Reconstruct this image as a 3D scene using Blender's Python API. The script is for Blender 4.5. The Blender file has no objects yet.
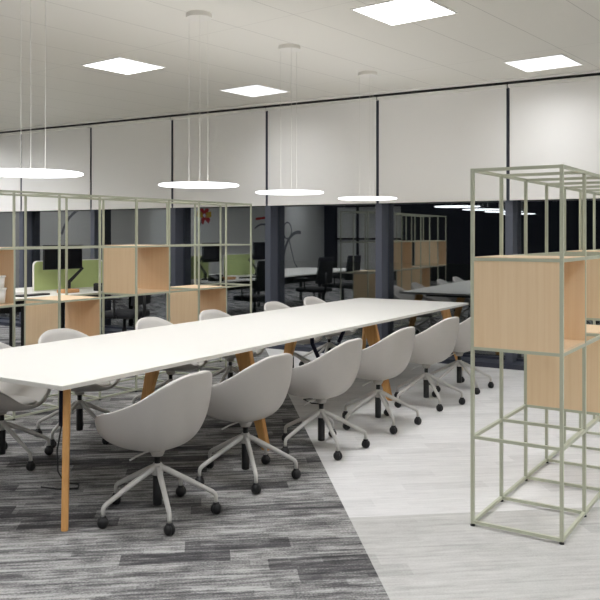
import bpy, bmesh, math, random
from mathutils import Vector, Matrix
random.seed(7)
PI = math.pi
R = math.radians
SC = bpy.context.scene
COL = SC.collection

# ------------------------------------------------------------------ materials
def new_mat(name):
    m = bpy.data.materials.new(name); m.use_nodes = True
    nt = m.node_tree
    return m, nt, nt.nodes['Principled BSDF']

def lin(c):
    return tuple(((x/255)/12.92 if x/255 <= .04045 else ((x/255+.055)/1.055)**2.4) for x in c)

def plain(name, rgb, rough=.5, metal=0.0, var=.04, scale=30, bump=0.0, spec=.5):
    """simple procedural paint: base colour with a faint noise mottling"""
    m, nt, b = new_mat(name)
    n = nt.nodes; l = nt.links
    tc = n.new('ShaderNodeTexCoord'); no = n.new('ShaderNodeTexNoise')
    no.inputs['Scale'].default_value = scale; no.inputs['Detail'].default_value = 3
    l.new(tc.outputs['Object'], no.inputs['Vector'])
    cr = n.new('ShaderNodeValToRGB')
    c = lin(rgb)
    cr.color_ramp.elements[0].color = (*[x*(1-var) for x in c], 1)
    cr.color_ramp.elements[1].color = (*[min(1, x*(1+var)) for x in c], 1)
    l.new(no.outputs['Fac'], cr.inputs['Fac']); l.new(cr.outputs['Color'], b.inputs['Base Color'])
    b.inputs['Roughness'].default_value = rough; b.inputs['Metallic'].default_value = metal
    b.inputs['Specular IOR Level'].default_value = spec
    if bump:
        bp = n.new('ShaderNodeBump'); bp.inputs['Strength'].default_value = bump; bp.inputs['Distance'].default_value = .002
        l.new(no.outputs['Fac'], bp.inputs['Height']); l.new(bp.outputs['Normal'], b.inputs['Normal'])
    return m

def emit_panel(name, rgb, strength, power):
    """micro-prismatic office panel: brightest straight down, weaker at flat angles"""
    m = emit(name, rgb, strength); nt = m.node_tree; n = nt.nodes; l = nt.links
    g = n.new('ShaderNodeNewGeometry'); d = n.new('ShaderNodeVectorMath'); d.operation = 'DOT_PRODUCT'
    l.new(g.outputs['Incoming'], d.inputs[0]); l.new(g.outputs['Normal'], d.inputs[1])
    p = n.new('ShaderNodeMath'); p.operation = 'POWER'; p.inputs[1].default_value = power
    a = n.new('ShaderNodeMath'); a.operation = 'ABSOLUTE'; l.new(d.outputs['Value'], a.inputs[0]); l.new(a.outputs[0], p.inputs[0])
    q = n.new('ShaderNodeMath'); q.operation = 'MULTIPLY'; q.inputs[1].default_value = strength
    l.new(p.outputs[0], q.inputs[0]); l.new(q.outputs[0], n['Emission'].inputs['Strength'])
    return m

def emit(name, rgb, strength):
    m = bpy.data.materials.new(name); m.use_nodes = True
    nt = m.node_tree; nt.nodes.clear()
    e = nt.nodes.new('ShaderNodeEmission'); o = nt.nodes.new('ShaderNodeOutputMaterial')
    e.inputs['Color'].default_value = (*lin(rgb), 1); e.inputs['Strength'].default_value = strength
    nt.links.new(e.outputs[0], o.inputs[0])
    return m

def wood(name, a, b_, axis='Z', scale=1.0):
    """oak veneer: grain stretched along one axis"""
    m, nt, b = new_mat(name)
    n = nt.nodes; l = nt.links
    tc = n.new('ShaderNodeTexCoord'); mp = n.new('ShaderNodeMapping')
    s = {'X': (2, 60, 60), 'Y': (60, 2, 60), 'Z': (60, 60, 2)}[axis]
    mp.inputs['Scale'].default_value = tuple(x*scale for x in s)
    l.new(tc.outputs['Object'], mp.inputs['Vector'])
    no = n.new('ShaderNodeTexNoise'); no.inputs['Scale'].default_value = 1; no.inputs['Detail'].default_value = 6
    no.inputs['Distortion'].default_value = .6
    l.new(mp.outputs[0], no.inputs['Vector'])
    cr = n.new('ShaderNodeValToRGB')
    cr.color_ramp.elements[0].position = .3; cr.color_ramp.elements[1].position = .7
    cr.color_ramp.elements[0].color = (*lin(a), 1); cr.color_ramp.elements[1].color = (*lin(b_), 1)
    l.new(no.outputs['Fac'], cr.inputs['Fac']); l.new(cr.outputs['Color'], b.inputs['Base Color'])
    b.inputs['Roughness'].default_value = .5
    return m

def carpet(name, stops, contrast_scale=1.0, tint=(1, 1, 1)):
    """planks of striped carpet, laid askew; colour per short block plus long streaks and pile speckle"""
    m, nt, b = new_mat(name)
    n = nt.nodes; l = nt.links
    tc = n.new('ShaderNodeTexCoord'); mp = n.new('ShaderNodeMapping')
    mp.inputs['Rotation'].default_value = (0, 0, -R(39.8))
    l.new(tc.outputs['Object'], mp.inputs['Vector'])
    sx = n.new('ShaderNodeSeparateXYZ'); l.new(mp.outputs[0], sx.inputs[0])
    def math_(op, a, b2=None, v=None):
        q = n.new('ShaderNodeMath'); q.operation = op
        if hasattr(a, 'links'): l.new(a, q.inputs[0])
        else: q.inputs[0].default_value = a
        if b2 is not None:
            if hasattr(b2, 'links'): l.new(b2, q.inputs[1])
            else: q.inputs[1].default_value = b2
        return q.outputs[0]
    def blocks(h, w, seed):
        row = math_('FLOOR', math_('DIVIDE', sx.outputs['Y'], h))
        wn = n.new('ShaderNodeTexWhiteNoise'); wn.noise_dimensions = '1D'
        l.new(math_('ADD', row, seed), wn.inputs['W'])
        off = math_('MULTIPLY', wn.outputs['Value'], 3.0)
        colx = math_('FLOOR', math_('ADD', math_('DIVIDE', sx.outputs['X'], w), off))
        cb = n.new('ShaderNodeCombineXYZ'); l.new(colx, cb.inputs['X']); l.new(row, cb.inputs['Y']); cb.inputs['Z'].default_value = seed
        w2 = n.new('ShaderNodeTexWhiteNoise'); w2.noise_dimensions = '3D'; l.new(cb.outputs[0], w2.inputs['Vector'])
        return w2.outputs['Value']
    b1 = blocks(.125, .5, 3.3); b2_ = blocks(.0625, .33, 9.1)
    def streak(sxx, syy, det=2):
        q = n.new('ShaderNodeMapping'); q.inputs['Scale'].default_value = (sxx, syy, 1)
        l.new(mp.outputs[0], q.inputs['Vector'])
        t = n.new('ShaderNodeTexNoise'); t.inputs['Scale'].default_value = 1; t.inputs['Detail'].default_value = det
        l.new(q.outputs[0], t.inputs['Vector']); return t.outputs['Fac']
    st = streak(2.6, 42, 3); st2 = streak(9, 26, 4); sp = streak(300, 300, 1); sp2 = streak(95, 120, 2)
    dk = math_('MULTIPLY', math_('LESS_THAN', b1, .2), -.22)
    v = math_('ADD', math_('MULTIPLY', b1, .12), math_('MULTIPLY', b2_, .20))
    v = math_('ADD', v, dk)
    v = math_('ADD', v, math_('MULTIPLY', math_('SUBTRACT', st, .5), 1.25))
    v = math_('ADD', v, math_('MULTIPLY', math_('SUBTRACT', st2, .5), .75))
    v = math_('ADD', v, math_('MULTIPLY', math_('SUBTRACT', sp, .5), .5))
    v = math_('ADD', v, math_('MULTIPLY', math_('SUBTRACT', sp2, .5), .7))
    v = math_('ADD', v, .37)
    cr = n.new('ShaderNodeValToRGB')
    els = cr.color_ramp.elements
    els[0].position = stops[0][0]; els[0].color = (*lin(stops[0][1]), 1)
    els[1].position = stops[-1][0]; els[1].color = (*lin(stops[-1][1]), 1)
    for p, c in stops[1:-1]:
        e = els.new(p); e.color = (*lin(c), 1)
    l.new(v, cr.inputs['Fac']); l.new(cr.outputs['Color'], b.inputs['Base Color'])
    b.inputs['Roughness'].default_value = .95; b.inputs['Specular IOR Level'].default_value = .15
    bp = n.new('ShaderNodeBump'); bp.inputs['Strength'].default_value = .3; bp.inputs['Distance'].default_value = .003
    l.new(sp, bp.inputs['Height']); l.new(bp.outputs['Normal'], b.inputs['Normal'])
    return m

def ceiling_mat():
    m, nt, b = new_mat('ceiling_tiles')
    n = nt.nodes; l = nt.links
    tc = n.new('ShaderNodeTexCoord'); mp = n.new('ShaderNodeMapping')
    mp.inputs['Rotation'].default_value = (0, 0, R(5.8)); mp.inputs['Location'].default_value = (3.02+.3, -.01, 0)
    l.new(tc.outputs['Object'], mp.inputs['Vector'])
    sx = n.new('ShaderNodeSeparateXYZ'); l.new(mp.outputs[0], sx.inputs[0])
    def M(op, a, c=None):
        q = n.new('ShaderNodeMath'); q.operation = op
        for i, z in enumerate((a, c)):
            if z is None: continue
            if hasattr(z, 'links'): l.new(z, q.inputs[i])
            else: q.inputs[i].default_value = z
        return q.outputs[0]
    fx = M('ABSOLUTE', M('SUBTRACT', M('FRACT', M('DIVIDE', sx.outputs['X'], .6)), .5))
    fy = M('ABSOLUTE', M('SUBTRACT', M('FRACT', M('DIVIDE', sx.outputs['Y'], 2.4)), .5))
    lx = M('GREATER_THAN', fx, .4945); ly = M('GREATER_THAN', fy, .4985)
    ln = M('MULTIPLY', M('MAXIMUM', lx, M('MULTIPLY', ly, .5)), .42)
    no = n.new('ShaderNodeTexNoise'); no.inputs['Scale'].default_value = 180
    l.new(tc.outputs['Object'], no.inputs['Vector'])
    mx = n.new('ShaderNodeMix'); mx.data_type = 'RGBA'
    l.new(ln, mx.inputs['Factor'])
    mx.inputs['A'].default_value = (*lin((227, 224, 215)), 1); mx.inputs['B'].default_value = (*lin((120, 116, 106)), 1)
    l.new(mx.outputs['Result'], b.inputs['Base Color'])
    b.inputs['Roughness'].default_value = .85
    bp = n.new('ShaderNodeBump'); bp.inputs['Strength'].default_value = .12; bp.inputs['Distance'].default_value = .001
    l.new(no.outputs['Fac'], bp.inputs['Height']); l.new(bp.outputs['Normal'], b.inputs['Normal'])
    return m

def glass_mat():
    """double glazing at night: lets light out to the dark, mirrors the room faintly"""
    m = bpy.data.materials.new('night_window_glass'); m.use_nodes = True
    nt = m.node_tree; nt.nodes.clear(); n = nt.nodes; l = nt.links
    o = n.new('ShaderNodeOutputMaterial'); mx = n.new('ShaderNodeMixShader')
    tr = n.new('ShaderNodeBsdfTransparent'); gl = n.new('ShaderNodeBsdfGlossy')
    tr.inputs['Color'].default_value = (.55, .58, .60, 1)
    gl.inputs['Roughness'].default_value = .0; gl.inputs['Color'].default_value = (.95, .98, 1, 1)
    lw = n.new('ShaderNodeFresnel'); lw.inputs['IOR'].default_value = 1.5
    ma = n.new('ShaderNodeMath'); ma.operation = 'MULTIPLY_ADD'; ma.inputs[1].default_value = 1.6; ma.inputs[2].default_value = GLASS_BASE
    l.new(lw.outputs[0], ma.inputs[0]); l.new(ma.outputs[0], mx.inputs[0])
    l.new(tr.outputs[0], mx.inputs[1]); l.new(gl.outputs[0], mx.inputs[2]); l.new(mx.outputs[0], o.inputs[0])
    return m
GLASS_BASE = .20

M = {}
M['frame'] = plain('sage_powder_coat', (180, 183, 163), .45, var=.02)
M['wood'] = wood('oak_veneer', (226, 197, 158), (232, 206, 170), 'Z', .8)
M['woodflat'] = wood('oak_veneer_flat', (226, 198, 162), (232, 206, 172), 'Y', .8)
M['legwood'] = wood('oiled_oak_leg', (204, 150, 86), (219, 168, 104), 'Z')
M['table'] = plain('white_laminate', (220, 218, 212), .42, var=.008)
M['tableedge'] = plain('white_edge_band', (214, 212, 205), .5, var=.01)
M['shell'] = plain('light_grey_shell', (184, 180, 175), .55, var=.02)
M['lining'] = plain('light_grey_upholstery', (216, 213, 208), .9, var=.04, scale=200, bump=.3)  # upholstery, paler than the shell to paint a highlight along the rim
M['base'] = plain('pale_grey_aluminium', (198, 196, 192), .4, var=.02)
M['black'] = plain('black_plastic', (22, 22, 24), .45, var=.1)
M['mesh'] = plain('black_office_fabric', (26, 27, 30), .85, var=.2, scale=300)
M['blind'] = plain('roller_blind_fabric', (238, 236, 232), .9, var=.015, scale=400)
M['trim'] = plain('white_trim', (236, 234, 228), .6, var=.01)
M['track'] = plain('black_track', (20, 20, 20), .6)
M['mullion'] = plain('blue_grey_mullion', (86, 90, 102), .5, var=.03)
M['skirt'] = plain('dark_blue_grey_frame', (58, 62, 74), .5, var=.03)
M['wall'] = plain('white_wall_paint', (225, 225, 222), .8, var=.015, scale=8)
M['darkwall'] = plain('charcoal_wall_paint', (44, 45, 49), .7, var=.05, scale=8)
M['green'] = plain('lime_green_felt', (188, 203, 138), .95, var=.05, scale=250)
M['plum'] = plain('decal_grey_ink', (128, 128, 134), .8)
M['red'] = plain('decal_red_ink', (196, 62, 56), .8)
M['yellow'] = plain('decal_yellow_ink', (214, 176, 60), .8)
M['blue'] = plain('decal_blue_ink', (66, 72, 150), .8)
M['white'] = plain('white_plastic', (236, 235, 230), .4, var=.01)
M['screen'] = plain('switched_off_screen', (14, 14, 17), .25, var=.05)
M['navy'] = plain('dark_navy_sleeve', (24, 26, 48), .9, var=.15, scale=300)
M['paper'] = plain('white_paper', (232, 230, 224), .9)
M['orange'] = plain('tan_paper', (206, 156, 106), .8)
M['glass'] = glass_mat()
M['lamp'] = emit_panel('ceiling_panel_glow', (251, 252, 255), 44, 1.6)
M['lamp_dim'] = emit_panel('window_row_panel_glow', (251, 252, 255), 21, 1.6)   # the row along the windows is dimmed
M['disc'] = emit('pendant_disc_glow', (252, 252, 255), 4.5)
M['wire'] = plain('pale_steel_wire', (214, 212, 204), .5)
M['canopy'] = plain('canopy_white', (226, 223, 215), .6)
M['carpet_dark'] = carpet('dark_striped_carpet', [(.0, (60, 59, 61)), (.33, (93, 92, 93)), (.52, (130, 129, 128)), (.8, (176, 175, 173))])
M['carpet_mid'] = carpet('pale_grey_striped_carpet', [(.0, (162, 161, 158)), (.5, (184, 183, 180)), (1, (200, 199, 196))])
M['carpet_light'] = carpet('near_white_striped_carpet', [(.0, (198, 197, 196)), (.5, (211, 210, 209)), (1, (221, 220, 219))])
M['ceiling'] = ceiling_mat()
M['outside'] = plain('night_lawn', (66, 96, 64), .9)

# ------------------------------------------------------------------ mesh helpers
def BM(): return bmesh.new()

def add_box(bm, x0, x1, y0, y1, z0, z1, bev=0.0):
    vs = [bm.verts.new(p) for p in ((x0,y0,z0),(x1,y0,z0),(x1,y1,z0),(x0,y1,z0),(x0,y0,z1),(x1,y0,z1),(x1,y1,z1),(x0,y1,z1))]
    fs = [bm.faces.new([vs[i] for i in f]) for f in ((3,2,1,0),(4,5,6,7),(0,1,5,4),(1,2,6,5),(2,3,7,6),(3,0,4,7))]
    if bev:
        es = set(e for f in fs for e in f.edges)
        bmesh.ops.bevel(bm, geom=list(es), offset=bev, segments=2, affect='EDGES', profile=.6)
    return bm

def add_tube(bm, pts, rad, seg=10, cap=True):
    """swept round tube through pts; rad may be a list"""
    pts = [Vector(p) for p in pts]
    rads = rad if isinstance(rad, (list, tuple)) else [rad]*len(pts)
    rings = []; up = None
    for i, p in enumerate(pts):
        d = ((pts[min(i+1, len(pts)-1)] - p).normalized() + (p - pts[max(i-1, 0)]).normalized())
        d = d.normalized() if d.length > 1e-6 else Vector((0,0,1))
        if up is None:
            up = Vector((0,0,1)) if abs(d.z) < .9 else Vector((1,0,0))
        a = d.cross(up)
        if a.length < 1e-4: a = d.cross(Vector((0,1,0)))
        a.normalize(); b = a.cross(d).normalized(); up = b
        rings.append([bm.verts.new(p + (a*math.cos(2*PI*k/seg) + b*math.sin(2*PI*k/seg))*rads[i]) for k in range(seg)])
    for r0, r1 in zip(rings, rings[1:]):
        for k in range(seg):
            bm.faces.new((r0[k], r0[(k+1) % seg], r1[(k+1) % seg], r1[k]))
    if cap:
        bm.faces.new(list(reversed(rings[0]))); bm.faces.new(rings[-1])
    return bm

def add_lathe(bm, prof, cx=0, cy=0, seg=32, mat=None):
    """prof: list of (r, z); closed with caps where r == 0"""
    rings = []
    for r, z in prof:
        if r < 1e-6: rings.append([bm.verts.new((cx, cy, z))])
        else: rings.append([bm.verts.new((cx + r*math.cos(2*PI*k/seg), cy + r*math.sin(2*PI*k/seg), z)) for k in range(seg)])
    for a, b in zip(rings, rings[1:]):
        for k in range(seg):
            k2 = (k+1) % seg
            if len(a) == 1 and len(b) == 1: continue
            if len(a) == 1: bm.faces.new((a[0], b[k2], b[k]))
            elif len(b) == 1: bm.faces.new((a[k], a[k2], b[0]))
            else: bm.faces.new((a[k], a[k2], b[k2], b[k]))
    return bm

def obj(name, bm, mat, parent=None, smooth=False, loc=None, rot=None):
    bmesh.ops.recalc_face_normals(bm, faces=bm.faces)
    me = bpy.data.meshes.new(name); bm.to_mesh(me); bm.free()
    me.materials.append(mat)
    if smooth:
        me.polygons.foreach_set('use_smooth', [True]*len(me.polygons))
    o = bpy.data.objects.new(name, me); COL.objects.link(o)
    if parent: o.parent = parent
    if loc: o.location = loc
    if rot: o.rotation_euler = rot
    return o

def tag(o, label, cat, group=None, kind=None):
    if label: o['label'] = label
    if cat: o['category'] = cat
    if group: o['group'] = group
    if kind: o['kind'] = kind
    return o

def thing(name, label, cat, loc=(0,0,0), rz=0, group=None):
    o = bpy.data.objects.new(name, None); COL.objects.link(o)
    o.empty_display_size = .1
    o.location = loc; o.rotation_euler = (0, 0, rz)
    return tag(o, label, cat, group)

def struct(name, bm, mat, parent=None, smooth=False, **k):
    o = obj(name, bm, mat, parent, smooth, **k)
    if not parent: o['kind'] = 'structure'
    return o

def copy_tree(src, parent=None):
    c = src.copy(); COL.objects.link(c)
    if parent: c.parent = parent
    for ch in [q for q in KIDS.get(src.name, [])]:
        copy_tree(ch, c)
    return c
KIDS = {}
def index_kids():
    KIDS.clear()
    for o in COL.objects:
        if o.parent: KIDS.setdefault(o.parent.name, []).append(o)

# ------------------------------------------------------------------ setting
WK = .04                                  # the glazed wall runs slightly askew to the furniture
def wl(x, off): return off + WK*x         # y on the wall line with a given offset
WA = math.atan(WK)
GL = 9.03; MF = 8.84; BL = 8.80
CE = 3.20
XL, XR, YB = -13.0, 3.4, -6.5

# floor zones (all one flat level)
def poly(bm, pts, z):
    bm.faces.new([bm.verts.new((x, y, z)) for x, y in pts]); return bm
a129 = (-.6353, .7722)                    # joint between dark and pale carpet
a40 = (.7683, .6401)
J = (-1.446, 2.904)
def pt(base, d, t): return (base[0]+d[0]*t, base[1]+d[1]*t)
def wall_hit(base, d):                    # run a line to the glass
    t = (GL + WK*base[0] - base[1])/(d[1] - WK*d[0]); return pt(base, d, t)
top = wall_hit(J, a129)
t_b = (YB - J[1])/a129[1]; bot = pt(J, a129, t_b)
# split point between pale zones, on the joint
S = (-2.047, 3.634)
tr = (XR - S[0])/a40[0]; rr = pt(S, a40, tr)
def slab(name, pts, mat):
    bm = BM()
    vt = [bm.verts.new((x, y, 0)) for x, y in pts]; vb = [bm.verts.new((x, y, -.12)) for x, y in pts]
    bm.faces.new(vt); bm.faces.new(list(reversed(vb)))
    k = len(pts)
    for i in range(k): bm.faces.new((vt[i], vb[i], vb[(i+1) % k], vt[(i+1) % k]))
    return struct(name, bm, mat)
bx = pt(J, a129, (XR - J[0])/a129[0])     # where the joint meets the right wall
if bx[1] > YB:
    slab('floor', [(XL, YB), (XR, YB), bx, top, (XL, wl(XL, GL))], M['carpet_dark'])
    slab('floor_pale', [bx, rr, S], M['carpet_mid'])
else:
    slab('floor', [(XL, YB), bot, top, (XL, wl(XL, GL))], M['carpet_dark'])
    slab('floor_pale', [bot, (XR, YB), rr, S], M['carpet_mid'])
slab('floor_white', [S, rr, (XR, wl(XR, GL)), top], M['carpet_light'])

bm = BM(); add_box(bm, XL-.1, XR+.1, YB-.1, 9.6, CE, CE+.1); struct('ceiling', bm, M['ceiling'])
bm = BM(); add_box(bm, XL-.12, XL, YB-.1, wl(XL, GL)+.1, 0, CE); struct('wall_left', bm, M['wall'])
bm = BM(); add_box(bm, XR, XR+.12, YB-.1, wl(XR, GL)+.1, 0, CE); struct('wall_right', bm, M['wall'])
# back wall: glazed opening near the left corner, then charcoal, with an unseen white part at the right
WX0, WX1 = -12.55, -10.15
bm = BM(); add_box(bm, XL, WX0, YB-.12, YB, 0, CE); add_box(bm, WX1, -3.6, YB-.12, YB, 0, CE)
add_box(bm, WX0, WX1, YB-.12, YB, 0, .3); add_box(bm, WX0, WX1, YB-.12, YB, 2.45, CE)
struct('wall_back', bm, M['darkwall'])
bm = BM(); add_box(bm, -3.6, XR, YB-.12, YB, 0, CE); struct('wall_back_right', bm, M['wall'])  # unseen wall part, made white to bounce light onto the camera side
bm = BM()
zs = (.3, 1.35, 2.45); xs = [WX0 + (WX1-WX0)*i/3 for i in range(4)]
for x in xs: add_box(bm, x-.03, x+.03, YB-.08, YB+.03, .3, 2.45)
for z in zs: add_box(bm, WX0-.03, WX1+.03, YB-.08, YB+.03, z-.03, z+.03)
w = struct('window_9', bm, M['track'])
bm = BM(); add_box(bm, WX0, WX1, YB-.07, YB-.05, .3, 2.45); obj('window_panel', bm, M['wall'], w)

# glazed wall: mullions, panes, sill frame, roller blinds -- in a frame turned with the wall
def wall_obj(o, off):
    o.location = (0, off, 0); o.rotation_euler = (0, 0, WA); return o
mx = [-12.44, -10.88, -9.28, -7.70, -6.09, -4.48, -2.88, -1.29, .30, 1.89]
cuts = [XL+.02] + mx + [XR-.02]
for i, x in enumerate(mx):
    bm = BM(); add_box(bm, x-.043, x+.043, MF-GL, 0.04, .0, CE, .004)
    wall_obj(struct('trim_%d' % (i+1), bm, M['mullion']), GL)
bm = BM(); add_box(bm, XL/math.cos(WA), XR/math.cos(WA), MF-GL-.12, .05, 0, .055); add_box(bm, XL, XR, -.04, .05, .055, .085)
wall_obj(struct('trim_20', bm, M['skirt']), GL)
bm = BM(); add_box(bm, XL/math.cos(WA), XR/math.cos(WA), .08, .2, 0, .02)
# white closing strip, dark blind track and white lower lip under the ceiling
bm = BM(); add_box(bm, XL, XR, -.11, .24, 3.178, CE); wall_obj(struct('trim_21', bm, M['trim']), BL)
bm2 = bm = BM(); add_box(bm, XL, XR, -.045, .03, 3.163, 3.178); wall_obj(struct('trim_22', bm, M['track']), BL)
for i, (a, b) in enumerate(zip(cuts, cuts[1:])):
    a2 = a + (.043 if i else 0); b2 = b - (.043 if i < len(cuts)-2 else 0)
    bm = BM(); add_box(bm, a2, b2, -.012, .012, .085, CE)
    o = wall_obj(struct('window_%d' % (i+10 if i == 9-1 else i+1) if i < 8 else 'window_%d' % (i+12), bm, M['glass']), GL)
    o.name = 'window_%d' % (i+11 if i >= 8 else i+1)
bcuts = [XL+.04, -12.36, -10.82, -9.26, -7.67, -6.07, -4.465, -2.87, -1.28, .32, 1.9, XR-.04]
BW = ['left of the leftmost window post in view', 'at the far left above the green desk divider', 'second from the left over the left shelf frame',
      'above the oak boxes of the left shelf', 'above the right end of the left shelf frame', 'in the middle, behind the two hanging discs',
      'behind the fourth hanging disc, left of the right shelf', 'at the right edge behind the right shelf',
      'first one past the right picture edge', 'second one past the right picture edge', 'last one by the right wall']
for i, (a, b) in enumerate(zip(bcuts, bcuts[1:])):
    t = thing('roller_blind', 'white roller blind lowered halfway, ' + BW[i], 'blind', group='roller blinds along the windows')
    wall_obj(t, BL)
    t.location = (0, BL, 0)
    g = .019
    bm = BM(); add_box(bm, a+g, b-g, -.002, .002, 1.885, 3.155); obj('blind_fabric', bm, M['blind'], t)
    bm = BM(); add_box(bm, a+g, b-g, -.009, .009, 1.865, 1.887, .003); obj('bottom_bar', bm, M['trim'], t)
    bm = BM(); add_box(bm, a+g-.01, b-g+.01, -.035, .02, 3.115, 3.153, .004); obj('headrail', bm, M['trim'], t)
# dark ground outside
bm = BM(); add_box(bm, -40, 30, 9.5, 40, -.16, -.06); struct('ground', bm, M['outside'])

# ------------------------------------------------------------------ lamps
panel_spots = [(-2.64, 5.55, 'square recessed ceiling panel light at the top, nearest the camera'),
               (-2.28, 8.00, 'square recessed ceiling panel light at the upper right near the blinds'),
               (-5.90, 5.81, 'square recessed ceiling panel light at the upper left above the left shelf'),
               (-5.60, 7.65, 'square recessed ceiling panel light behind the pendant canopies, in the middle')]
hidden = [(-2.95, 3.1), (-6.2, 3.4), (.55, 5.25), (.9, 7.5), (.3, 2.8), (-9.0, 5.6), (-10.2, 7.0), (-7.6, 5.1), (-9.3, 3.4), (-11.5, 7.3), (-7.6, 1.9), (-11.9, 5.6), (-3.2, .7), (-6.4, .9), (0, .4), (-.3, -2.0), (2.6, 1.6), (2.9, 4.1), (2.3, -1.2), (-1.4, -4.4), (-9.9, .6), (-10.2, -1.9), (-11.9, 1.8), (-6.7, -1.6),(-3.5,-1.8), (-12.0, -4.4)]  # unseen panels: some continue the rows, others added to brighten blinds and camera side
def panel(x, y, lab, mt='lamp'):
    t = thing('ceiling_light', lab, 'ceiling light', (x, y, CE), -R(5.2), 'square ceiling panel lights')
    bm = BM()
    for q in ((-.3,.3,-.3,-.285), (-.3,.3,.285,.3), (-.3,-.285,-.285,.285), (.285,.3,-.285,.285)):
        add_box(bm, q[0], q[1], q[2], q[3], -.008, 0)
    obj('light_frame', bm, M['trim'], t)
    bm = BM(); add_box(bm, -.285, .285, -.285, .285, -.006, 0); obj('diffuser', bm, M[mt], t)
for s in panel_spots: panel(*s, mt='lamp_dim' if s[1] > 7 else 'lamp')
for k, (x, y) in enumerate(hidden): panel(x, y, 'square recessed ceiling panel light added out of view, continuing the rows and filling in light')

pn = [(-4.13, 3.28, 'round glowing disc pendant lamp at the far left, cut by the picture edge'),
      (-4.02, 4.76, 'round glowing disc pendant lamp, second from the left, over the table'),
      (-4.02, 6.03, 'round glowing disc pendant lamp, third from the left, over the table'),
      (-3.98, 7.46, 'round glowing disc pendant lamp, the farthest and smallest, over the table end')]
for x, y, lab in pn:
    t = thing('pendant_lamp', lab, 'pendant lamp', (x, y, 1.86), 0, 'disc pendants in a row over the table')
    bm = BM(); add_lathe(bm, [(0, CE-1.86-.035), (.098, CE-1.86-.035), (.1, CE-1.86-.03), (.1, CE-1.86), (0, CE-1.86)]); obj('canopy', bm, M['canopy'], t)
    bm = BM(); add_lathe(bm, [(0, 0), (.3, 0), (.309, .003), (.311, .007), (.309, .011), (.3, .014), (0, .015)], seg=64); obj('light_disc', bm, M['disc'], t, True)
    for k in range(3):
        a = R(75+120*k)
        bm = BM(); add_tube(bm, [(.085*math.cos(a), .085*math.sin(a), .014), (.085*math.cos(a), .085*math.sin(a), CE-1.86-.033)], .0016, 6)
        obj('suspension_wire', bm, M['wire'], t)

# ------------------------------------------------------------------ shelf frames
TB = .011
def shelf_unit(name, label, loc, n, px, py, pz, boxes, rz=0, TB=TB):
    """n cells along +y, px deep along x, four levels of height pz"""
    t = thing(name, label, 'shelving', loc, rz)
    def bar(nm, p0, p1, mat=M['frame']):
        bm = BM(); h = TB
        x0, x1 = sorted((p0[0], p1[0])); y0, y1 = sorted((p0[1], p1[1])); z0, z1 = sorted((p0[2], p1[2]))
        add_box(bm, x0-h, x1+h, y0-h, y1+h, z0-h if z0 == z1 else z0, z1+h if z0 == z1 else z1, .002)
        return obj(nm, bm, mat, t)
    H = 4*pz
    for x in (0, px):
        for k in range(n+1):
            bar('post', (x, k*py, .0115), (x, k*py, H+TB-.0005))
            bm = BM(); add_lathe(bm, [(0, 0), (.012, 0), (.012, .006), (.007, .007), (.007, .0115), (0, .0115)], x, k*py, 12); obj('foot', bm, M['black'], t)
    for lv in range(5):
        z = lv*pz if lv else .020
        for x in (0, px):
            bm = BM(); add_box(bm, x-TB+.001, x+TB-.001, -TB+.001, n*py+TB-.001, z-TB, z+TB-.001); obj('long_rail', bm, M['frame'], t)
        for k in range(n+1):
            bm = BM(); add_box(bm, TB-.001, px-TB+.001, k*py-TB+.001, k*py+TB-.001, z-TB+.0005, z+TB-.0015); obj('cross_rail', bm, M['frame'], t)
    for (k, lv, opening) in boxes:
        y0 = k*py; y1 = (k+1)*py; z0 = lv*pz+TB; z1 = (lv+1)*pz-TB
        th = .016; e = .006
        b = bpy.data.objects.new('shelf_box', None); COL.objects.link(b); b.parent = t
        bm = BM(); add_box(bm, -e, px+e, y0-e, y0-e+th, z0-.004, z1+.004); obj('side_panel', bm, M['wood'], b)
        bm = BM(); add_box(bm, -e, px+e, y1+e-th, y1+e, z0-.004, z1+.004); obj('side_panel', bm, M['wood'], b)
        bm = BM(); add_box(bm, -e, px+e, y0-e+th, y1+e-th, z1+.0, z1+2*TB+.002, ); obj('top_panel', bm, M['woodflat'], b)
        bm = BM(); add_box(bm, -e, px+e, y0-e+th, y1+e-th, z0-.004, z0-.004+th); obj('bottom_panel', bm, M['woodflat'], b)
    return t
RX, RY, RPX, RPY, PZ = -1.464, 3.878, .446, .443, .4525
shelf_unit('shelf_frame', 'open sage-green metal shelf frame on the right holding pale oak boxes, on pale carpet',
           (RX, RY, 0), 8, RPX, RPY, PZ, [(0, 2, 'x'), (2, 1, 'x'), (4, 2, 'x')], TB=.0088)
LX, LY = -5.82, 3.64
shelf_unit('shelf_frame', 'long open sage-green metal shelf frame on the left behind the white table, holding oak boxes',
           (LX, LY, 0), 8, .44, .455, .457, [(0, 2, 'x'), (2, 1, 'x'), (4, 2, 'x'), (6, 1, 'x')], TB=.0085)

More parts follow.
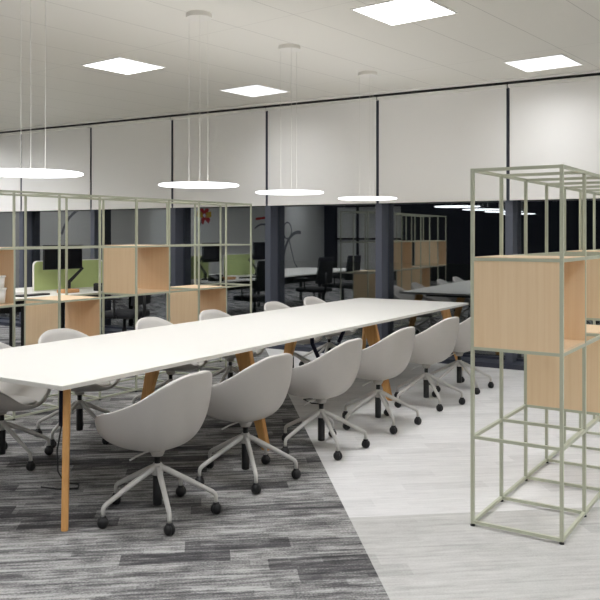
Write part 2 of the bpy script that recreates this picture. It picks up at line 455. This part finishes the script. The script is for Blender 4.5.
# ------------------------------------------------------------------ table
TAB = thing('meeting_table', 'very long white meeting table on angled oak legs with grey chairs along both sides', 'table', (-3.80, 5.45, 0), R(.8))
hx, hy = .665, 2.825
bm = BM(); add_box(bm, -hx, hx, -hy, hy, .7165, .74, .002); obj('tabletop', bm, M['table'], TAB)
bm = BM(); add_box(bm, -hx-.001, hx+.001, -hy-.001, hy+.001, .7175, .7365); obj('edge_band', bm, M['tableedge'], TAB)
bm = BM()
for x in (-.40, .36): add_box(bm, x, x+.04, -hy+.25, hy-.25, .672, .7165)
for y in (-2.55, -.95, 1.1, 2.51): add_box(bm, -.40, .40, y, y+.04, .672, .7165)
obj('underframe', bm, M['track'], TAB)
def table_leg(foot, topp, wt, wb, th, wdir):
    """tapered flat oak board from top to foot, broad face along wdir"""
    wdir = Vector((wdir[0], wdir[1], 0)).normalized(); nd = Vector((-wdir.y, wdir.x, 0))
    bm = BM(); vs = []
    for (c, w) in ((foot, wb), (topp, wt)):
        c = Vector(c)
        vs.append([bm.verts.new(c + wdir*sx*w/2 + nd*sy*th/2) for sx, sy in ((-1,-1),(1,-1),(1,1),(-1,1))])
    for k in range(4): bm.faces.new((vs[0][k], vs[0][(k+1) % 4], vs[1][(k+1) % 4], vs[1][k]))
    bm.faces.new(list(reversed(vs[0]))); bm.faces.new(vs[1])
    bmesh.ops.bevel(bm, geom=list(bm.edges), offset=.004, segments=2, affect='EDGES')
    return obj('leg', bm, M['legwood'], TAB)
for sx in (-1, 1):
    for sy in (-1, 1):
        fx, fy = sx*.605, sy*2.755
        table_leg((fx, fy, 0), (fx-sx*.14, fy-sy*.14, .7165), .105, .045, .034, (sx, sy))
    for fy in (-.96, .99):
        table_leg((sx*.615 if sx > 0 else -.56, fy-.03, 0), (sx*.38, fy+.0, .7165), .14, .05, .045, (1, 0))

# ------------------------------------------------------------------ shell chair
def lerp_tab(tab, a):
    for i, ((a0, v0), (a1, v1)) in enumerate(zip(tab, tab[1:])):
        if a <= a1:
            m0 = 0 if i == 0 else (v1-tab[i-1][1])/(a1-tab[i-1][0])
            m1 = 0 if i == len(tab)-2 else (tab[i+2][1]-v0)/(tab[i+2][0]-a0)
            h = a1-a0; t = (a-a0)/h
            return (2*t**3-3*t*t+1)*v0 + (t**3-2*t*t+t)*h*m0 + (-2*t**3+3*t*t)*v1 + (t**3-t*t)*h*m1
    return tab[-1][1]
RIMZ = [(0, .775), (22, .768), (45, .724), (70, .652), (95, .600), (125, .556), (148, .500), (166, .428), (180, .408)]
def shell_pt(th, t, off=0.0):
    a = abs(math.degrees(th)); a = a if a <= 180 else 360-a
    hxr = .262 if math.cos(th) > 0 else .325
    hyr = .285
    c, s = abs(math.cos(th)), abs(math.sin(th)); nn = 2.35
    Rr = 1/((c/hxr)**nn + (s/hyr)**nn)**(1/nn)
    zr = lerp_tab(RIMZ, a); z0 = .360
    lean = 1 + (.07 if a < 60 else 0)*(1-a/60)*t*t
    r = Rr*math.sin(t*PI/2)**.66*lean
    z = z0 + (zr-z0)*(1-math.cos(t*PI/2))**1.15
    # inner lining sits inside and higher
    if off:
        r = max(0, r-off*math.sin(t*PI/2)); z = z + off*(1.0-t*.9)
    return Vector((r*math.cos(th), r*math.sin(th), z))
def shell_surface(off, t0, t1, nt, na=64):
    bm = BM(); rings = []
    ctr = bm.verts.new(shell_pt(0, 0, off))
    for j in range(1, nt+1):
        t = t1*j/nt
        rings.append([bm.verts.new(shell_pt(2*PI*k/na if k <= na//2 else 2*PI*k/na-2*PI, t, off)) for k in range(na)])
    for k in range(na): bm.faces.new((ctr, rings[0][k], rings[0][(k+1) % na]))
    for a, b in zip(rings, rings[1:]):
        for k in range(na): bm.faces.new((a[k], b[k], b[(k+1) % na], a[(k+1) % na]))
    return bm
def thick_shell(off_out, off_in, t1, nt, na=64):
    bm = BM(); S1 = []; 
    def ring(off, t): return [bm.verts.new(shell_pt(2*PI*k/na if k <= na//2 else 2*PI*k/na-2*PI, t, off)) for k in range(na)]
    outer = [ring(off_out, t1*j/nt) for j in range(1, nt+1)]
    inner = [ring(off_in, t1*j/nt) for j in range(1, nt+1)]
    co = bm.verts.new(shell_pt(0, 0, off_out)); ci = bm.verts.new(shell_pt(0, 0, off_in))
    for k in range(na):
        k2 = (k+1) % na
        bm.faces.new((co, outer[0][k2], outer[0][k])); bm.faces.new((ci, inner[0][k], inner[0][k2]))
        for a, b in zip(outer, outer[1:]): bm.faces.new((a[k], a[k2], b[k2], b[k]))
        for a, b in zip(inner, inner[1:]): bm.faces.new((a[k2], a[k], b[k], b[k2]))
        bm.faces.new((outer[-1][k], outer[-1][k2], inner[-1][k2], inner[-1][k]))
    return bm
def make_chair(name='swivel_chair'):
    t = thing(name, 'x', 'chair')
    o = obj('shell', thick_shell(0, .007, 1.0, 18), M['shell'], t, True)
    md = o.modifiers.new('s', 'SUBSURF'); md.levels = 1; md.render_levels = 1
    o = obj('seat_lining', thick_shell(.0068, .021, 1.0, 16), M['lining'], t, True); o['label'] = 'upholstered inner lining'  # reaches the rim, where its pale tone stands in for caught light
    bm = BM(); na = 48; rings = []                                  # loose seat pad
    for sc, z in ((.20, .384), (.44, .387), (.50, .395), (.52, .404), (.49, .411), (.30, .416)):
        rings.append([])
        for k in range(na):
            p = shell_pt(2*PI*k/na if k <= na//2 else 2*PI*k/na-2*PI, 1.0)
            aa = min(360*k/na, 360-360*k/na)
            g = 1 + .52*max(0, min(1, (aa-95)/70))**1.5
            rings[-1].append(bm.verts.new((p.x*sc*g, p.y*sc*g, z)))
    for a_, b_ in zip(rings, rings[1:]):
        for k in range(na): bm.faces.new((a_[k], a_[(k+1) % na], b_[(k+1) % na], b_[k]))
    bm.faces.new(list(reversed(rings[0]))); bm.faces.new(rings[-1])
    obj('seat_cushion', bm, M['lining'], t, True)
    # mechanism under the seat
    bm = BM(); add_box(bm, -.06, .06, -.05, .05, .35, .372, .008); add_lathe(bm, [(0, .315), (.03, .315), (.045, .35), (0, .35)], seg=20)
    obj('seat_mount', bm, M['shell'], t, True)
    bm = BM(); add_tube(bm, [(-.02, -.03, .347), (-.03, -.12, .338), (-.04, -.17, .325)], .005, 8); obj('lever', bm, M['base'], t, True)
    bm = BM(); add_lathe(bm, [(0, .055), (.022, .055), (.024, .06), (.024, .24), (.016, .245), (.016, .33), (0, .33)], seg=20); obj('gas_cylinder', bm, M['black'], t, True)
    bm = BM(); add_lathe(bm, [(.0, .215), (.028, .215), (.031, .225), (.028, .265), (.022, .276), (0, .276)], seg=24); obj('hub', bm, M['base'], t, True)
    for k in range(5):
        a = R(33+72*k); ca, sa = math.cos(a), math.sin(a)
        pr = [(.012, .258, .015), (.05, .240, .016), (.15, .190, .0145), (.245, .141, .013), (.290, .118, .0125), (.303, .108, .0115), (.308, .095, .011), (.309, .055, .0105)]
        bm = BM(); add_tube(bm, [(r*ca, r*sa, z) for r, z, w in pr], [w for *_, w in pr], 12); obj('leg', bm, M['base'], t, True)
        # twin-wheel castor with a hood
        bm = BM()
        ph = a + R(50+37*k)
        for s in (-1, 1):
            prof = [(0, s*.027), (.014, s*.0255), (.024, s*.019), (.029, s*.010), (.0295, s*.002), (0, s*.002)]
            n0 = len(bm.verts); add_lathe(bm, prof, seg=18)
        bmesh.ops.rotate(bm, verts=bm.verts, cent=(0,0,0), matrix=Matrix.Rotation(PI/2, 3, 'X'))
        b0 = list(bm.verts)
        add_lathe(bm, [(0, .0), (.0175, .004), (.0175, .03), (.012, .034), (0, .034)], seg=14)
        bmesh.ops.rotate(bm, verts=bm.verts, cent=(0,0,0), matrix=Matrix.Rotation(ph, 3, 'Z'))
        bmesh.ops.translate(bm, verts=bm.verts, vec=(.309*ca, .309*sa, .0295))
        obj('castor', bm, M['black'], t, True)
    return t
proto = make_chair(); index_kids()
NR = ['nearest on the camera side of the white table', 'second nearest on the camera side of the table', 'third nearest on the camera side of the table',
      'fourth nearest on the camera side of the table', 'fifth on the camera side, just left of the right shelf', 'sixth on the camera side, partly behind the right shelf post']
NLb = ['shelf side, cut by the left picture edge', 'shelf side of the table, second from the left',
       'shelf side of the table, third from the left', 'shelf side of the table, fourth from the left',
       'shelf side of the table, fifth from the left', 'shelf side, farthest, before the middle window']
rs = [(-2.918, 3.118, 3), (-2.912, 3.885, -3), (-2.875, 4.71, 1), (-2.865, 5.545, -2), (-2.86, 6.45, -6), (-2.88, 7.27, 2)]
ls = [(-4.44, 3.285, 180), (-4.51, 4.0, 177), (-4.53, 5.0, 181), (-4.53, 5.81, 179), (-4.56, 6.88, 180), (-4.58, 7.67, 182)]
first = True
for spots, names, who in ((rs, NR, 'near'), (ls, NLb, 'far')):
    for (x, y, rz), nm in zip(spots, names):
        c = proto if first else copy_tree(proto); first = False
        c.location = (x, y, 0); c.rotation_euler = (0, 0, R(rz))
        c['label'] = 'grey shell swivel chair, ' + nm; c['category'] = 'chair'
        c['group'] = 'grey swivel chairs along the %s side of the table' % who

# ------------------------------------------------------------------ cables below the table
def cable(x, y, pts_s, pts_c, lab):
    t = thing('power_cable', lab, 'cable', (x, y, 0), 0, 'cable drops under the table')
    bm = BM(); add_tube(bm, pts_s, .019, 10); obj('cable_sleeve', bm, M['navy'], t, True)
    bm = BM(); add_tube(bm, pts_c, .005, 8); obj('loose_cable', bm, M['black'], t, True)
cable(-3.8, 3.24, [(0, 0, .672), (-.005, .0, .5), (-.02, .01, .33)],
      [(-.02, .01, .34), (-.05, .0, .18), (-.02, -.02, .06), (.05, -.03, .006), (.14, .0, .006), (.2, -.06, .006), (.12, -.13, .006), (0, -.16, .006)],
      'dark navy cable sleeve hanging beside the nearest oak table leg')
cable(-3.8, 6.02, [(0, .03, .672), (.0, .05, .5), (.04, .10, .36)],
      [(.04, .10, .37), (.06, .12, .2), (.05, .1, .08), (0, .05, .006), (-.05, -.02, .006), (.1, -.12, .006), (.2, -.1, .006)],
      'black cable sleeve curving down under the middle of the table')
cable(-3.8, 6.66, [(0, 0, .672), (-.01, -.01, .55), (-.05, -.03, .45)],
      [(-.05, -.03, .46), (-.04, -.03, .2), (0, 0, .05), (.04, -.08, .006), (.1, -.2, .006)],
      'short black cable sleeve under the table, right of the middle one')

# ------------------------------------------------------------------ desk area behind the left shelf
desk_ys = [(2.0, 3.98, 'nearest the back of the office'), (4.0, 5.98, 'in the middle of the desk row'), (6.0, 7.98, 'seen through the left shelf frame below the green divider')]
DX = -7.75
def make_desk():
    t = thing('office_desk', 'x', 'desk')
    bm = BM(); add_box(bm, -1.6, 0, 0, 1.98, .715, .74, .003); obj('desktop', bm, M['table'], t)
    for (x, y) in ((-.05, .05), (-.05, 1.89), (-1.55, .05), (-1.55, 1.89)):
        bm = BM(); add_box(bm, x-.025, x+.025, y, y+.05, 0, .715, .003); obj('leg', bm, M['track'], t)
    bm = BM(); add_box(bm, -1.5, -.1, .06, .10, .66, .715); add_box(bm, -1.5, -.1, 1.89, 1.93, .66, .715); add_box(bm, -.86, -.74, .1, 1.9, .5, .66)
    obj('frame_beam', bm, M['track'], t)
    return t
dk = make_desk(); index_kids()
for i, (y0, y1, s) in enumerate(desk_ys):
    d = dk if i == 0 else copy_tree(dk)
    d.location = (DX, y0, 0); d['label'] = 'white office desk on black legs, ' + s; d['category'] = 'desk'; d['group'] = 'desks in the row by the windows'
def divider(y0, y1, s):
    t = thing('desk_divider', 'lime green desk divider with pale edge, ' + s, 'divider', (DX-.8, y0, .74), 0, 'green dividers along the desk row')
    bm = BM(); L = y1-y0
    rr_ = .06; pts = [(0, 0), (L, 0)]
    for k in range(7): a = k*PI/12; pts.append((L-rr_+rr_*math.cos(a), .40-rr_+rr_*math.sin(a)))
    for k in range(7): a = PI/2+k*PI/12; pts.append((rr_+rr_*math.cos(a), .40-rr_+rr_*math.sin(a)))
    def plate(sc, th):
        bm = BM(); v0 = []; v1 = []
        for (u, z) in pts:
            u2 = L/2+(u-L/2)*(1-sc*2/L); z2 = .2+(z-.2)*(1-sc*2/.4)
            v0.append(bm.verts.new((-th, u2, z2))); v1.append(bm.verts.new((th, u2, z2)))
        bm.faces.new(v0); bm.faces.new(list(reversed(v1)))
        n_ = len(pts)
        for k in range(n_): bm.faces.new((v0[k], v0[(k+1) % n_], v1[(k+1) % n_], v1[k]))
        return bm
    bm.free()
    obj('fabric_panel', plate(.012, .015), M['green'], t); obj('edge_trim', plate(0, .011), M['trim'], t)
divider(6.80, 8.0, 'behind the left shelf below the monitor')
divider(5.3, 6.35, 'hidden behind the end box of the left shelf')
def make_monitor():
    t = thing('computer_monitor', 'x', 'monitor')
    # arm base at the origin on the desk, screen faces +x
    bm = BM(); add_box(bm, -.05, .05, -.045, .045, 0, .02, .004); add_tube(bm, [(0, 0, .02), (0, 0, .12)], .028, 12); obj('arm_base', bm, M['black'], t, False)
    bm = BM(); add_tube(bm, [(0, 0, .11), (.0, .22, .29), (.02, .05, .42)], .024, 10); obj('monitor_arm', bm, M['black'], t, True)
    bm = BM(); add_box(bm, .04, .07, -.43, .17, .29, .61, .006); obj('housing', bm, M['black'], t)
    bm = BM(); add_box(bm, .0695, .072, -.42, .16, .30, .60); obj('screen', bm, M['screen'], t)
    return t
mo = make_monitor(); index_kids()
for i, (y, s, rz) in enumerate([(7.2, 'seen through the left shelf frame', -4), (5.58, 'mirrored in the middle window', 6)]):
    m_ = mo if i == 0 else copy_tree(mo)
    m_.location = (DX-.58, y, .74); m_.rotation_euler = (0, 0, R(rz)); m_['label'] = 'black switched-off monitor on a clamp arm, ' + s; m_['category'] = 'monitor'; m_['group'] = 'monitors on the desk row'
def make_office_chair():
    t = thing('office_chair', 'x', 'chair')
    bm = BM(); add_box(bm, -.25, .24, -.25, .25, .44, .52, .035); obj('seat', bm, M['mesh'], t, True)
    bm = BM(); add_box(bm, .22, .27, -.22, .22, .60, 1.08, .024)
    for v in bm.verts:
        v.co.x += .06*((v.co.z-.6)/.48)**2 - .05*(1-(v.co.y/.22)**2)*0 + .25*v.co.y**2*-1
        if v.co.z > .95: v.co.y *= .86
    obj('backrest', bm, M['mesh'], t, True)
    bm = BM(); add_tube(bm, [(.1, 0, .44), (.26, 0, .43), (.29, 0, .55), (.27, 0, .8)], .022, 10); obj('back_support', bm, M['black'], t, True)
    for s in (-1, 1):
        bm = BM(); add_tube(bm, [(.02, s*.2, .45), (.03, s*.29, .47), (.03, s*.3, .68)], .014, 8); add_box(bm, -.13, .12, s*.3-.04, s*.3+.04, .68, .705, .01); obj('armrest', bm, M['black'], t, True)
    bm = BM(); add_lathe(bm, [(0, .09), (.03, .09), (.03, .3), (.02, .31), (.02, .44), (0, .44)], seg=16); obj('gas_cylinder', bm, M['black'], t, True)
    for k in range(5):
        a = R(10+72*k)
        bm = BM(); add_tube(bm, [(.02*math.cos(a), .02*math.sin(a), .13), (.3*math.cos(a), .3*math.sin(a), .075)], [.024, .014], 8)
        obj('leg', bm, M['black'], t, True)
        bm = BM(); add_lathe(bm, [(0, 0), (.02, .006), (.029, .03), (.02, .054), (0, .062)], .3*math.cos(a), .3*math.sin(a), 12); obj('castor', bm, M['black'], t, True)
    return t
oc = make_office_chair(); index_kids()
for i, (x, y, rz, s) in enumerate([(-7.35, 7.25, 15, 'at the desk behind the oak box of the left shelf'), (-7.42, 5.05, 14, 'nearer one mirrored in the middle window'), (-7.45, 3.75, 14, 'farther one mirrored in the middle window')]):
    c = oc if i == 0 else copy_tree(oc)
    c.location = (x, y, 0); c.rotation_euler = (0, 0, R(rz)); c['label'] = 'black office swivel chair, ' + s; c['category'] = 'office chair'; c['group'] = 'black office chairs at the desk row'
bm = BM(); add_box(bm, -.07, .07, -.22, .22, 0, .02, .004)
tag(obj('keyboard', bm, M['black'], None, loc=(DX-.25, 6.35, .74), rot=(0, 0, R(3))), 'black keyboard lying on the white desk at the left', 'keyboard')
bm = BM(); add_box(bm, -.1, .1, -.14, .14, 0, .03); tag(obj('paper_stack', bm, M['paper'], None, loc=(DX-.62, 6.35, .74)), 'stack of white papers at the left end of the desk', 'papers')
bm = BM(); add_box(bm, -.08, .08, -.12, .12, 0, .045, .01); tag(obj('paper_pouch', bm, M['orange'], None, loc=(DX-.3, 6.95, .74)), 'tan paper pouch in front of the green divider', 'pouch')
t = thing('desk_phone', 'black desk phone beside the monitor arm', 'phone', (DX-.2, 7.45, .74), R(15))
bm = BM(); add_box(bm, -.09, .09, -.09, .09, 0, .05, .01)
for v in bm.verts:
    if v.co.z > .02 and v.co.x < 0: v.co.z += .05
obj('phone_body', bm, M['black'], t)
bm = BM(); add_box(bm, -.08, .08, -.085, -.045, .075, .105, .01); obj('handset', bm, M['black'], t, True)

# white tubs stored in the end box of the left shelf
def tub(x, y, z, r0, r1, h, lab):
    t = thing('storage_tub', lab, 'tub', (x, y, z), 0, 'white tubs in the end box of the left shelf')
    bm = BM(); add_lathe(bm, [(0, 0), (r0, 0), (r1, h-.012), (0, h-.012)], seg=28); obj('tub_body', bm, M['white'], t, True)
    bm = BM(); add_lathe(bm, [(0, h-.012), (r1+.006, h-.012), (r1+.006, h), (0, h)], seg=28); obj('lid', bm, M['white'], t)
zb = 2*.457+TB-.004+.016
tub(-5.47, LY+.362, zb+.001, .062, .07, .12, 'lower white tub with a lid in the left shelf box')
tub(-5.47, LY+.362, zb+.12, .055, .062, .10, 'upper white tub with a lid, stacked on another in the left shelf box')

# ------------------------------------------------------------------ wall graphics (seen mirrored in the windows)
XW = XL+.004
def strip(bm, pts, w):
    for (y0, z0), (y1, z1) in zip(pts, pts[1:]):
        d = Vector((0, y1-y0, z1-z0)).normalized(); nrm = Vector((0, -d.z, d.y))*w/2
        a = Vector((XW, y0, z0)); b = Vector((XW, y1, z1)); e = d*w*.2
        bm.faces.new([bm.verts.new(p) for p in (a-nrm-e, b-nrm+e, b+nrm+e, a+nrm-e)])
    r = bmesh.ops.extrude_face_region(bm, geom=list(bm.faces)); bmesh.ops.translate(bm, verts=[v for v in r['geom'] if isinstance(v, bmesh.types.BMVert)], vec=(.002, 0, 0))
def arc(cy, cz, r, a0, a1, n=14): return [(cy+r*math.cos(R(a0+(a1-a0)*k/n)), cz+r*math.sin(R(a0+(a1-a0)*k/n))) for k in range(n+1)]
DECALS = []
def decal(name, lab, parts):
    t = thing(name, lab, 'wall graphic', (0, 0, 0))
    for nm, pts, w, mt in parts:
        bm = BM(); strip(bm, pts, w); obj(nm, bm, M[mt], t)
decal('wall_graphic', 'grey line-drawn swirl with a small ring on the white wall, mirrored in the middle window',
      [('ring', arc(-3.9, 1.62, .26, 0, 360, 20), .05, 'plum'),
       ('swirl', arc(-4.6, .62, .95, 10, 100), .11, 'plum'), ('swirl', arc(-2.4, .9, .9, 60, 150), .06, 'plum'), ('stem', [(-4.0, 1.35), (-4.35, .6), (-4.9, -.0+.15)], .05, 'plum')])
decal('wall_graphic', 'red and yellow flower painted on the white wall, mirrored behind the left shelf',
      [('petal', [(.62+.10*math.cos(R(a)), 2.0+.07*math.sin(R(a))), (.62+.30*math.cos(R(a)), 2.0+.2*math.sin(R(a)))], .15, 'red' if q % 3 else 'yellow') for q, a in enumerate((10, 60, 118, 170, 225, 290))] +
      [('stem', [(.75, 1.85), (.9, 1.6), (.85, 1.3)], .05, 'plum')])
decal('wall_graphic', 'thin red flying stroke on the white wall, mirrored left of the middle window post',
      [('stroke', [(-2.0, 1.95), (-2.5, 2.0), (-3.1, 1.92)], .07, 'red')])
decal('wall_graphic', 'grey arched stem with a blue leaf on the white wall, mirrored behind the oak box',
      [('stem', arc(4.9, 1.2, .9, 20, 120), .06, 'plum'), ('leaf', [(4.0, 1.15), (3.6, 1.13)], .12, 'blue')])

# ------------------------------------------------------------------ world, camera, view
w = bpy.data.worlds.new('night'); SC.world = w; w.use_nodes = True
bg = w.node_tree.nodes['Background']; bg.inputs['Color'].default_value = (.012, .014, .024, 1); bg.inputs['Strength'].default_value = .35
cam = bpy.data.cameras.new('camera'); co = bpy.data.objects.new('camera', cam); COL.objects.link(co)
cam.sensor_width = 36; cam.lens = 36*795/600; cam.shift_y = -65/600; cam.clip_start = .05
co.location = (0, 0, 1.48); co.rotation_euler = (PI/2, 0, math.atan(515/795))
SC.camera = co
vs = SC.view_settings
vs.view_transform = 'Standard'; vs.look = 'None'; vs.gamma = 1; vs.use_curve_mapping = False; vs.exposure = 0.0
SC.cycles.max_bounces = 10; SC.cycles.diffuse_bounces = 6; SC.cycles.glossy_bounces = 4; SC.cycles.transparent_max_bounces = 8
SC.cycles.use_denoising = True
SC.cycles.sample_clamp_indirect = 6
